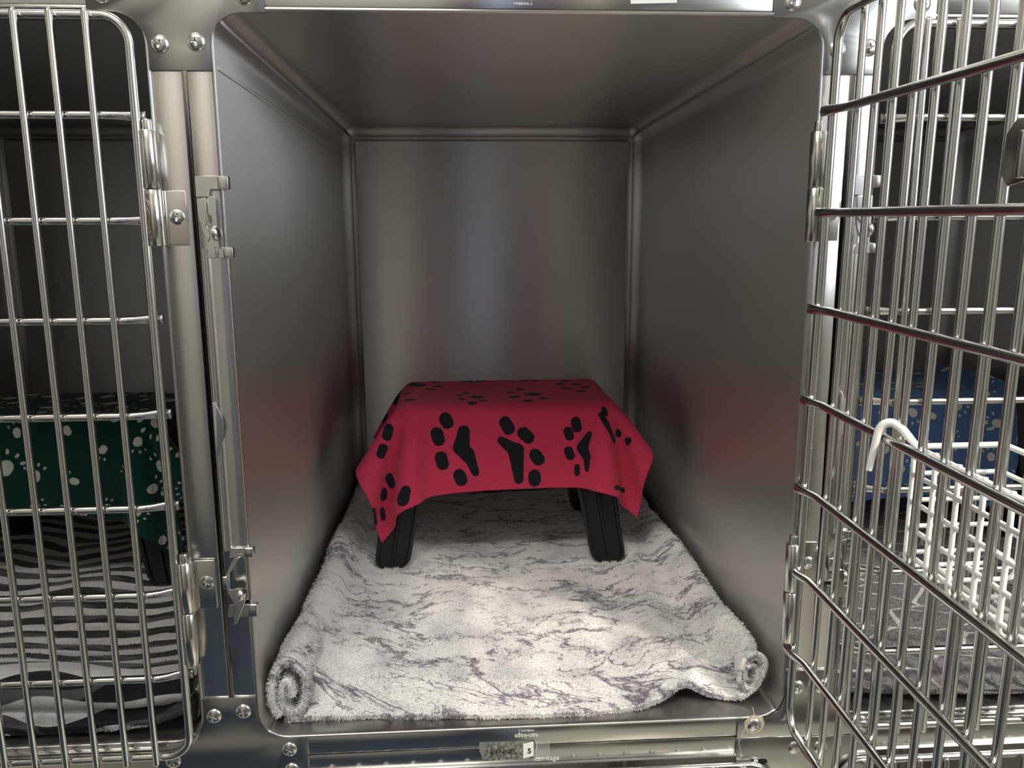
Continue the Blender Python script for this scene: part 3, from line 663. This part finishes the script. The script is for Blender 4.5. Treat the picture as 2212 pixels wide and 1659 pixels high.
def vnoise(x, y, seed):
    rg = np.random.RandomState(seed); T = rg.rand(64, 64)
    xi = np.floor(x).astype(int); yi = np.floor(y).astype(int); fx = x-xi; fy = y-yi; fx = fx*fx*(3-2*fx); fy = fy*fy*(3-2*fy)
    g = lambda a, b: T[a % 64, b % 64]
    return (g(xi, yi)*(1-fx)+g(xi+1, yi)*fx)*(1-fy)+(g(xi, yi+1)*(1-fx)+g(xi+1, yi+1)*fx)*fy-0.5
def resample(P, n):
    P = np.array(P, float)
    # catmull-rom then even spacing
    t = np.linspace(0, len(P)-1, 600); i = np.clip(t.astype(int), 0, len(P)-2); w = (t-i)[:, None]
    g = lambda k: P[np.clip(i+k, 0, len(P)-1)]
    p0, p1, p2, p3 = g(-1), g(0), g(1), g(2)
    Q = 0.5*((2*p1)+(-p0+p2)*w+(2*p0-5*p1+4*p2-p3)*w**2+(-p0+3*p1-3*p2+p3)*w**3)
    s = np.concatenate([[0], np.cumsum(np.hypot(*(Q[1:]-Q[:-1]).T))]); e = np.linspace(0, s[-1], n)
    return np.stack([np.interp(e, s, Q[:, 0]), np.interp(e, s, Q[:, 1])], -1), e
def pile(me_obj, G, UV, mat, dens, length, seed, th=0.0, lean=(0.0, -0.5, 0.1), ymax=None, flip=1):
    """short plush strands standing on the cloth, one mesh"""
    rg = np.random.RandomState(seed); nx, ny = G.shape[:2]
    A, B, Cc = G[:-1, :-1], G[1:, :-1], G[:-1, 1:]
    area_ = np.linalg.norm(np.cross(B-A, Cc-A), axis=-1)
    w = area_.copy()
    if ymax is not None: w = w*np.clip((ymax-A[..., 1])/ymax, 0.15, 1)
    N = int(dens*w.sum()); pr = (w/w.sum()).ravel(); pick = rg.choice(pr.size, N, p=pr); i, j = np.unravel_index(pick, area_.shape)
    a = rg.rand(N, 1); b = rg.rand(N, 1)
    def bil(M): return (M[i, j]*(1-a)+M[i+1, j]*a)*(1-b)+(M[i, j+1]*(1-a)+M[i+1, j+1]*a)*b
    P = bil(G); uv = bil(UV)
    nr = np.cross(G[i+1, j]-G[i, j], G[i, j+1]-G[i, j]); nr /= np.linalg.norm(nr, axis=-1, keepdims=True)+1e-9; nr *= flip
    clump = np.stack([vnoise(P[:, 0]*70, P[:, 1]*70, 3), vnoise(P[:, 0]*70+9, P[:, 1]*70+P[:, 2]*60, 5), vnoise(P[:, 0]*60, P[:, 2]*60+3, 8)], -1)*1.6
    dr = nr+clump+rg.randn(N, 3)*0.35+np.array(lean); dr /= np.linalg.norm(dr, axis=-1, keepdims=True)
    L = length*(0.6+0.8*rg.rand(N, 1)); sd = np.cross(dr, rg.randn(N, 3)); sd /= np.linalg.norm(sd, axis=-1, keepdims=True)+1e-9
    wd_ = 0.00034; base = P+nr*th
    d2 = dr+np.array([0, 0, -0.25])+rg.randn(N, 3)*0.15; d2 /= np.linalg.norm(d2, axis=-1, keepdims=True)
    V = np.stack([base-sd*wd_, base+sd*wd_, base+dr*L*0.55+sd*wd_*0.8, base+dr*L*0.55-sd*wd_*0.8, base+dr*L*0.55+d2*L*0.45], 1)
    k = np.arange(N)[:, None]*5
    me = bpy.data.meshes.new('pile'); me.vertices.add(N*5); me.vertices.foreach_set('co', V.reshape(-1).astype(np.float32))
    lp = np.concatenate([k+0, k+1, k+2, k+3, k+3, k+2, k+4], 1).ravel().astype(np.int32)
    me.loops.add(lp.size); me.loops.foreach_set('vertex_index', lp)
    me.polygons.add(2*N); st = (np.arange(N)[:, None]*7+np.array([[0, 4]])).ravel().astype(np.int32); me.polygons.foreach_set('loop_start', st)
    me.update(calc_edges=True); me.materials.append(mat)
    set_attr(me, 'cuv', np.repeat(uv[:, None], 5, 1), 'FLOAT_VECTOR')
    o = link('pile', me, me_obj); o['kind'] = 'stuff'; return o

def bedding(name, label, prof, mat, x0, yA, yB, front, bump, nx=230, ny=260, dens=150000, length=0.0048, seed=1, warp=None, uvrot=0.0):
    """prof(t) cross-section keyed over depth: list of (depth fraction, points); front(x)->hem y"""
    keys = [(f, resample(P, nx)) for f, P in prof]
    js = np.linspace(0, 1, ny); G = np.zeros((nx, ny, 3)); UV = np.zeros((nx, ny, 3)); fr = [k[0] for k in keys]
    for jj, f in enumerate(js):
        a = max(i for i in range(len(fr)) if fr[i] <= f+1e-9); b = min(a+1, len(fr)-1)
        w = 0 if a == b else (f-fr[a])/(fr[b]-fr[a]); w = w*w*(3-2*w)
        Q = keys[a][1][0]*(1-w)+keys[b][1][0]*w
        y0 = front(Q[:, 0]); y = y0+(yB-y0)*f
        G[:, jj, 0] = Q[:, 0]; G[:, jj, 1] = y; G[:, jj, 2] = Q[:, 1]
        UV[:, jj, 0] = np.linspace(0, keys[0][1][1][-1], nx); UV[:, jj, 1] = f*(yB-yA)
    x, y = G[..., 0], G[..., 1]
    sx = UV[..., 0]; env = np.clip(UV[..., 1]/0.02, 0, 1)
    G[..., 2] += env*bump*(0.010*vnoise(x*9+3, y*9, seed)+0.007*vnoise(x*22, y*18+7, seed+1)+0.0028*vnoise(x*60, y*40+5, seed+2))
    G[..., 0] += env*bump*0.004*vnoise(sx*18, y*16, seed+3)
    if warp is not None: G = warp(G)
    G[..., 0] += x0
    me = grid_mesh(name, G, mat); set_attr(me, 'cuv', UV, 'FLOAT_VECTOR')
    o = link(name, me, None); th = thick(o, 0.0055, -1); 
    tag(o, label, 'blanket')
    if dens:
        pile(o, G, UV, mat, dens, length, seed, 0.0, ymax=0.5)
        rim(o, G[:, 0], np.array([0, 0.0, -0.0055]), UV[:, 0], mat, 2200000, length*0.8, seed+5, -1)
    return o

def rim(par, row, off, uvrow, mat, dens, length, seed, flip):
    G = np.stack([row+off*t for t in (0.0, 0.35, 0.7, 1.0)], 1); UV = np.stack([uvrow+np.array([0, -0.002, 0])*t for t in range(4)], 1)
    pile(par, G, UV, mat, dens, length, seed, 0.0, lean=(0, -0.15, -0.05), flip=flip)

def sstep(a, b, t): 
    t = np.clip((t-a)/(b-a), 0, 1); return t*t*(3-2*t)
# middle kennel: marbled plush, rolled up along both side walls
pf0 = [(0.036, 0.046), (0.030, 0.050), (0.022, 0.040), (0.022, 0.016), (0.030, 0.009), (0.040, 0.014), (0.046, 0.030), (0.044, 0.055), (0.032, 0.070), (0.018, 0.069), (0.0085, 0.055), (0.0075, 0.030), (0.014, 0.010), (0.034, 0.0065), (0.060, 0.0062), (0.12, 0.0060), (0.20, 0.0065), (0.30, 0.0065), (0.39, 0.0060), (0.440, 0.012), (0.468, 0.022), (0.490, 0.010), (0.515, 0.0085), (0.530, 0.012), (0.546, 0.030), (0.546, 0.052), (0.536, 0.058), (0.526, 0.046), (0.523, 0.028)]
pf1 = [(0.036, 0.040), (0.030, 0.046), (0.023, 0.038), (0.022, 0.018), (0.028, 0.010), (0.034, 0.014), (0.036, 0.030), (0.037, 0.052), (0.030, 0.068), (0.018, 0.069), (0.0085, 0.060), (0.0090, 0.066), (0.018, 0.071), (0.034, 0.071), (0.054, 0.058), (0.074, 0.044), (0.14, 0.036), (0.27, 0.033), (0.38, 0.034), (0.445, 0.040), (0.472, 0.043), (0.492, 0.034), (0.508, 0.037), (0.520, 0.050), (0.534, 0.060), (0.547, 0.055), (0.550, 0.040), (0.546, 0.022), (0.540, 0.012)]
pf0 = [(0.028, 0.030), (0.0245, 0.046), (0.020, 0.049), (0.0165, 0.036), (0.018, 0.020), (0.026, 0.012), (0.036, 0.016), (0.0415, 0.034), (0.040, 0.054), (0.030, 0.0665), (0.018, 0.066), (0.0095, 0.052), (0.0080, 0.028), (0.015, 0.011)]
pfF = [(0.020, 0.0075), (0.060, 0.0068), (0.12, 0.0066), (0.20, 0.0075), (0.30, 0.0070), (0.39, 0.0064), (0.435, 0.012), (0.462, 0.023), (0.486, 0.012), (0.510, 0.0085), (0.526, 0.012), (0.542, 0.026), (0.548, 0.046), (0.540, 0.057), (0.529, 0.052), (0.523, 0.036), (0.526, 0.021), (0.535, 0.020), (0.539, 0.034), (0.535, 0.044), (0.530, 0.038), (0.531, 0.028)]
pfM = [(0.012, 0.010), (0.009, 0.035), (0.013, 0.060), (0.028, 0.070), (0.045, 0.062), (0.058, 0.046), (0.080, 0.038), (0.14, 0.034), (0.27, 0.031), (0.38, 0.034), (0.445, 0.040), (0.468, 0.044), (0.488, 0.036), (0.504, 0.036), (0.518, 0.050), (0.534, 0.060), (0.548, 0.052), (0.551, 0.034), (0.547, 0.014)]
pfN = [(0.014, 0.0080), (0.0095, 0.030), (0.013, 0.056), (0.026, 0.066), (0.040, 0.060), (0.050, 0.044), (0.078, 0.034), (0.14, 0.030), (0.27, 0.028), (0.38, 0.028), (0.440, 0.032), (0.466, 0.040), (0.488, 0.032), (0.506, 0.032), (0.520, 0.048), (0.536, 0.060), (0.550, 0.050), (0.551, 0.030), (0.546, 0.012)]
pfB = [(0.012, 0.010), (0.009, 0.030), (0.014, 0.050), (0.028, 0.058), (0.045, 0.050), (0.060, 0.034), (0.090, 0.026), (0.16, 0.024), (0.27, 0.023), (0.38, 0.024), (0.445, 0.026), (0.480, 0.034), (0.505, 0.044), (0.525, 0.052), (0.540, 0.050), (0.550, 0.036), (0.551, 0.024), (0.550, 0.016), (0.548, 0.010)]
def front_mid(x): return 0.016+0.010*np.sin(x*14+0.6)*0.6+0.010*sstep(0.40, 0.46, x)*(1-sstep(0.48, 0.53, x))
def warp_mid(G):
    # pressed in under the two front stool feet
    for fx, fy in ((0.105, 0.370), (0.437, 0.370), (0.105, 0.614), (0.437, 0.614)):
        d = np.hypot((G[..., 0]-fx)/1.25, G[..., 1]-fy); w = np.exp(-(d/0.030)**4)
        G[..., 2] = G[..., 2]*(1-w)+np.minimum(G[..., 2], 0.0235)*w
    return G
bed = bedding('plush_blanket', 'white plush blanket with grey marble veins lining the middle kennel floor', [(0.0, pfF), (0.055, pfN), (0.3, pfM), (1.0, pfB)], m_marble, 0, 0.01, 0.735, front_mid, 1.0, dens=270000, length=0.0034, seed=2, warp=warp_mid)
# the rolled edge that shows its end at the front left
Q, e = resample([(x+0.0012, z) for x, z in pf0], 90)
ys = np.linspace(0, 1, 50); G = np.zeros((90, 50, 3)); UV = np.zeros((90, 50, 3))
for j, f in enumerate(ys):
    sh = 1-0.35*sstep(0.4, 1, f); cxz = np.array([0.027, 0.036])
    q = cxz+(Q-cxz)*sh; q[:, 1] += 0.004*f
    G[:, j, 0] = q[:, 0]; G[:, j, 1] = 0.010+0.17*f+0.014*(q[:, 0]/0.04)*(1-f); G[:, j, 2] = q[:, 1]; UV[:, j, 0] = e+0.2; UV[:, j, 1] = 0.17*f+0.4
G[..., 2] += 0.004*vnoise(G[..., 0]*50, G[..., 1]*30, 4)
mr = grid_mesh('rolled_edge', G, m_marble); set_attr(mr, 'cuv', UV, 'FLOAT_VECTOR')
ro = link('rolled_edge', mr, bed); thick(ro, 0.006, 0.0); tg_ = np.gradient(G[:, 0], axis=0); nr_ = np.stack([-tg_[:, 2], tg_[:, 0]*0, tg_[:, 0]], -1); nr_ /= np.linalg.norm(nr_, axis=-1, keepdims=True)
rim(bed, G[:, 0]-nr_*0.003, nr_*0.006, UV[:, 0], m_marble, 600000, 0.004, 12, -1); rim(bed, G[:, 0]-nr_*0.003, nr_*0.006, UV[:, 0], m_marble, 600000, 0.004, 13, 1)
pile(bed, G, UV, m_marble, 500000, 0.0036, 9, 0.003, flip=-1); pile(bed, G, UV, m_marble, 400000, 0.0036, 10, 0.003, flip=1)

# left kennel: zebra plush, folded hem at the front
zf = [(0.012, 0.020), (0.010, 0.034), (0.022, 0.042), (0.06, 0.036), (0.15, 0.020), (0.30, 0.012), (0.42, 0.012), (0.50, 0.016), (0.540, 0.030), (0.549, 0.044), (0.551, 0.030), (0.549, 0.012)]
zm = [(0.012, 0.014), (0.012, 0.040), (0.026, 0.050), (0.06, 0.044), (0.15, 0.040), (0.30, 0.038), (0.42, 0.036), (0.50, 0.040), (0.530, 0.054), (0.546, 0.058), (0.551, 0.036), (0.549, 0.012)]
zb = [(0.012, 0.012), (0.012, 0.024), (0.026, 0.030), (0.06, 0.026), (0.15, 0.020), (0.30, 0.018), (0.42, 0.018), (0.50, 0.018), (0.530, 0.022), (0.546, 0.026), (0.551, 0.020), (0.549, 0.010)]
bedding('plush_blanket', 'black grey and white striped plush blanket on the left kennel floor', [(0.0, zf), (0.07, zm), (0.25, zb), (1.0, zb)], m_zebra, -PX, 0.02, 0.735, lambda x: 0.014+0.005*np.sin(x*11), 0.7, nx=160, ny=180, dens=90000, length=0.0024, seed=21)
# a turned back fold lying along its front edge
Q, e = resample([(0.062, 0.034), (0.042, 0.040), (0.022, 0.038), (0.012, 0.026), (0.016, 0.014), (0.030, 0.010)], 40)
G = np.zeros((90, 40, 3)); UV = np.zeros_like(G); xs = np.linspace(0.16, 0.545, 90)
for i, x in enumerate(xs):
    t = (x-0.16)/0.385; G[i, :, 0] = x; G[i, :, 1] = Q[:, 0]+0.012*math.sin(t*5)*0.4+0.012; G[i, :, 2] = Q[:, 1]*(0.75+0.35*math.sin(PI*t)**0.6)+0.012+0.010*sstep(0.8, 1, t); UV[i, :, 0] = x*0.75+0.3; UV[i, :, 1] = e*0.8+0.31
G[..., 0] -= PX
mz = grid_mesh('turned_hem', G, m_zebra); set_attr(mz, 'cuv', UV, 'FLOAT_VECTOR')
zb_o = [o for o in C.objects if o.name.startswith('plush_blanket')][-1]
thick(link('turned_hem', mz, zb_o), 0.006, 0)

# right kennel: grey plush with pale line pattern
gm = [(0.012, 0.012), (0.012, 0.030), (0.026, 0.038), (0.06, 0.034), (0.15, 0.030), (0.30, 0.028), (0.42, 0.030), (0.50, 0.032), (0.530, 0.040), (0.546, 0.044), (0.551, 0.030), (0.549, 0.010)]
gf = [(x, z*0.42+0.003) for x, z in gm]
bedding('plush_blanket', 'dark grey plush blanket with thin white line pattern on the right kennel floor', [(0.0, gf), (0.06, gm), (0.4, zb), (1.0, zb)], m_lattice, PX, 0.02, 0.735, lambda x: 0.010+0.004*np.sin(x*17+1), 0.8, nx=170, ny=200, dens=120000, length=0.0024, seed=31)

# ------------------------------------------------------------ wire basket hooked on the open door
def basket():
    o = thing('wire_basket', 'white coated wire basket hooked over a bar of the open door', 'basket', (0.5815, 0, 0.0), 0)
    r = 0.0021; y0, y1 = -0.175, -0.440; z1, z0 = 0.352, 0.247; x0, x1 = 0.0, 0.075
    def drop(y): return (y+0.175)*0.0217
    for i, y in enumerate(np.linspace(y0, y1, 10)):
        d = drop(y); rr = 0.008
        pts = [(x0, y, z1+d)]+[(x0, y, z0+0.03+d)]+[(x0+rr-rr*math.cos(a), y, z0+rr-rr*math.sin(a)+d) for a in (0.0, 0.5, 1.05, PI/2)]+[(x1-rr+rr*math.sin(a), y, z0+rr-rr*math.cos(a)+d) for a in (0, 0.5, 1.05, PI/2)]+[(x1, y, z1-0.012+d)]
        link('upright_wire', MB().tube(pts, r, 8).mesh('upright_wire', m_white, 60), o)
    def loop(z, rr): 
        return MB().tube([(x0, y0, z), (x1, y0, z), (x1, y1, z+drop(y1)), (x0, y1, z+drop(y1))], rr, 8, closed=True).mesh('rim_wire', m_white, 60)
    for k in range(5): link('rim_wire', loop(z1-0.003-k*0.0225, 0.0026 if k == 0 else r), o)
    for x in (0.024, 0.049): link('base_wire', MB().tube([(x, y0, z0), (x, y1, z0+drop(y1))], r, 8).mesh('base_wire', m_white, 60), o)
    for y in (y0-0.001, y0-0.20):
        K = [(0.000, y-0.006, z1-0.004, .0026), (-0.003, y-0.002, z1+0.001, .003), (-0.009, y+0.008, z1+0.0110, .0036), (-0.0145, y+0.014, z1+0.0140, .0037), (-0.0205, y+0.018, z1+0.009, .0035), (-0.0235, y+0.019, z1-0.006, .0031), (-0.026, y+0.021, z1-0.028, .0027)]
        K = np.array(K)[:, None]; K = upsample(np.concatenate([K, K], 1), 6)[:, 0]
        link('hook', MB().tube([tuple(k[:3]) for k in K], [float(k[3]) for k in K], 12).mesh('hook', m_white, 60), o)
    link('label_plate', MB().box(0.066, 0.069, y0-0.085, y0-0.20, z0+0.030, z0+0.075, 0.001).mesh('label_plate', m_white, 40), o)
    return o
basket()
# latch plate on the free side of the open door (far end, dark inside face)
lp_ = link('latch_plate', MB().prism([(-0.318, 0.556), (-0.322, 0.588), (-0.274, 0.588), (-0.266, 0.580), (-0.264, 0.556), (-0.272, 0.548)], 0.0072, 0.0100).box(-0.290, -0.286, 0.010, 0.016, 0.552, 0.580, 0.001).mesh('latch_plate', m_hinge, 30, 0.0006), [o for o in k_mid.children if o.name.startswith('door')][0])

th = link('loose_thread', MB().tube([(0.5270, -0.003, 0.012), (0.5290, -0.0045, 0.004), (0.5220, -0.0065, -0.006), (0.5160, -0.005, -0.018), (0.5135, -0.004, -0.030), (0.5170, -0.004, -0.044), (0.5160, -0.004, -0.050)], 0.00028, 6).mesh('loose_thread', m_thread, 60))
tag(th, 'thin pale loose thread hanging past the sealed screw at the lower right', 'thread')

# ------------------------------------------------------------ the room around the bank, plus objects added for reflections
m_wall = flat('painted_wall', (0.62, 0.60, 0.55), 0.8); m_ceil = flat('ceiling_paint', (0.75, 0.74, 0.70), 0.9)
m_floor = flat('vinyl_floor', (0.62, 0.59, 0.50), 0.45); m_navy = flat('reflected_navy', (0.012, 0.030, 0.055), 0.6)
m_frame = flat('window_frame_paint', (0.75, 0.75, 0.72), 0.5); m_curt = flat('reflected_mauve', (0.34, 0.25, 0.29), 0.9); m_bluec = flat('reflected_blue', (0.50, 0.60, 0.80), 0.5); m_cream = flat('cream_door_paint', (0.90, 0.85, 0.70), 0.5); m_dk = flat('reflected_dark', (0.10, 0.09, 0.085), 0.5)  # mauve, blue, cream and dark are put in as stripes for the steel to reflect
FZ, TZ, XL, XR, YB, YF = -0.80, 2.40, -2.4, 1.75, -2.1, 0.80
def struct(name, mb, m): o = link(name, mb.mesh(name, m, 30)); o['kind'] = 'structure'; return o
struct('floor', MB().box(XL, XR, YB, YF, FZ-0.05, FZ), m_floor)
struct('ceiling', MB().box(XL, XR, YB, YF, TZ, TZ+0.05), m_ceil)
struct('wall_left', MB().box(XL-0.05, XL, YB, YF, FZ, TZ), m_wall)
struct('wall_back', MB().box(XL, XR, YF, YF+0.05, FZ, TZ), m_wall)
struct('wall_front', MB().box(XL, XR, YB-0.05, YB, FZ, TZ), m_wall)
WY0, WY1, WZ0, WZ1 = -2.0, -0.50, 0.55, 2.32
wr = MB(); wr.box(XR, XR+0.05, YB, WY0, FZ, TZ).box(XR, XR+0.05, WY1, YF, FZ, TZ).box(XR, XR+0.05, WY0, WY1, FZ, WZ0).box(XR, XR+0.05, WY0, WY1, WZ1, TZ)
struct('wall_right', wr, m_wall)
wf = MB()
for y in (WY0, (WY0+WY1)/2, WY1-0.03): wf.box(XR, XR+0.04, y, y+0.03, WZ0, WZ1)
wf.box(XR, XR+0.04, WY0, WY1, WZ0, WZ0+0.03)
struct('window_1', wf, m_frame)
dr1 = struct('door_1', MB().box(0.71, 0.92, YB, YB+0.04, FZ, 1.9, 0.004), m_cream)  # unseen door added as a bright stripe in the steel reflections
mat_o = link('added_mat', MB().box(-1.6, 0.34, -2.05, -0.25, FZ+0.0005, FZ+0.012, 0.004).mesh('added_mat', m_navy, 30)); tag(mat_o, 'unseen navy mat added in front of the kennels for a dark reflection, left side', 'mat')  # unseen mat added so the lower left plates reflect dark navy
def locker(x0, x1, m, label):  # unseen lockers added to color and darken the steel reflections
    c = thing('added_locker', label, 'cabinet', ((x0+x1)/2, YB+0.16, FZ)); w = (x1-x0)/2
    link('body', MB().box(-w, w, -0.155, 0.14, 0, 2.2, 0.006).mesh('body', m, 30), c)
    link('locker_door', MB().box(-w+0.006, w-0.006, 0.14, 0.155, 0.05, 2.15, 0.004).mesh('locker_door', m, 30), c)
    link('knob', MB().tube([(w-0.03, 0.155, 1.0), (w-0.03, 0.18, 1.0)], 0.012, 12).mesh('knob', m_latch, 40), c)
locker(0.215, 0.375, m_bluec, 'narrow pale blue locker added unseen behind the camera for a blue reflection')
locker(0.95, 1.45, m_dk, 'dark locker added unseen right of the cream door for a dark reflection')
locker(-2.1, -1.25, m_dk, 'wide dark locker added unseen at the left to darken the reflections')
for xa, xb, l in ((0.0, 0.20, 'mauve curtain set unseen left of the blue locker for a mauve reflection'), (0.39, 0.68, 'mauve curtain set unseen right of the blue locker for a mauve reflection')):  # unseen curtains added for mauve streaks in the back panel reflection
    N = 60; P = [(xa+(xb-xa)*i/N, YB+0.10+0.025*math.sin(i*0.75)) for i in range(N+1)]
    mb = MB(); mb.add([(a, b, FZ+0.05) for a, b in P]+[(a, b, 2.2) for a, b in P], [(i, i+1, i+N+2, i+N+1) for i in range(N)])
    o = link('added_curtain', mb.mesh('added_curtain', m_curt, 60)); thick(o, 0.004, 0); tag(o, l, 'added_curtain')
n = NT('added_lamp_diffuser'); n.P(Base_Color=(0.9, 0.9, 0.9, 1)); n.b.inputs['Emission Color'].default_value = (1, 0.96, 0.9, 1); n.b.inputs['Emission Strength'].default_value = 6.0
cl = thing('added_ceiling_light', 'flat panel light added unseen on the ceiling to brighten the scene', 'light', (-0.4, -1.15, TZ))  # unseen fixture added to go with the extra ceiling lamp
link('diffuser', MB().box(-0.56, 0.56, -0.29, 0.29, -0.018, -0.004).mesh('diffuser', n.m, 30), cl); link('housing', MB().box(-0.60, 0.60, -0.33, 0.33, -0.012, -0.0005, 0.003).mesh('housing', m_frame, 30), cl)
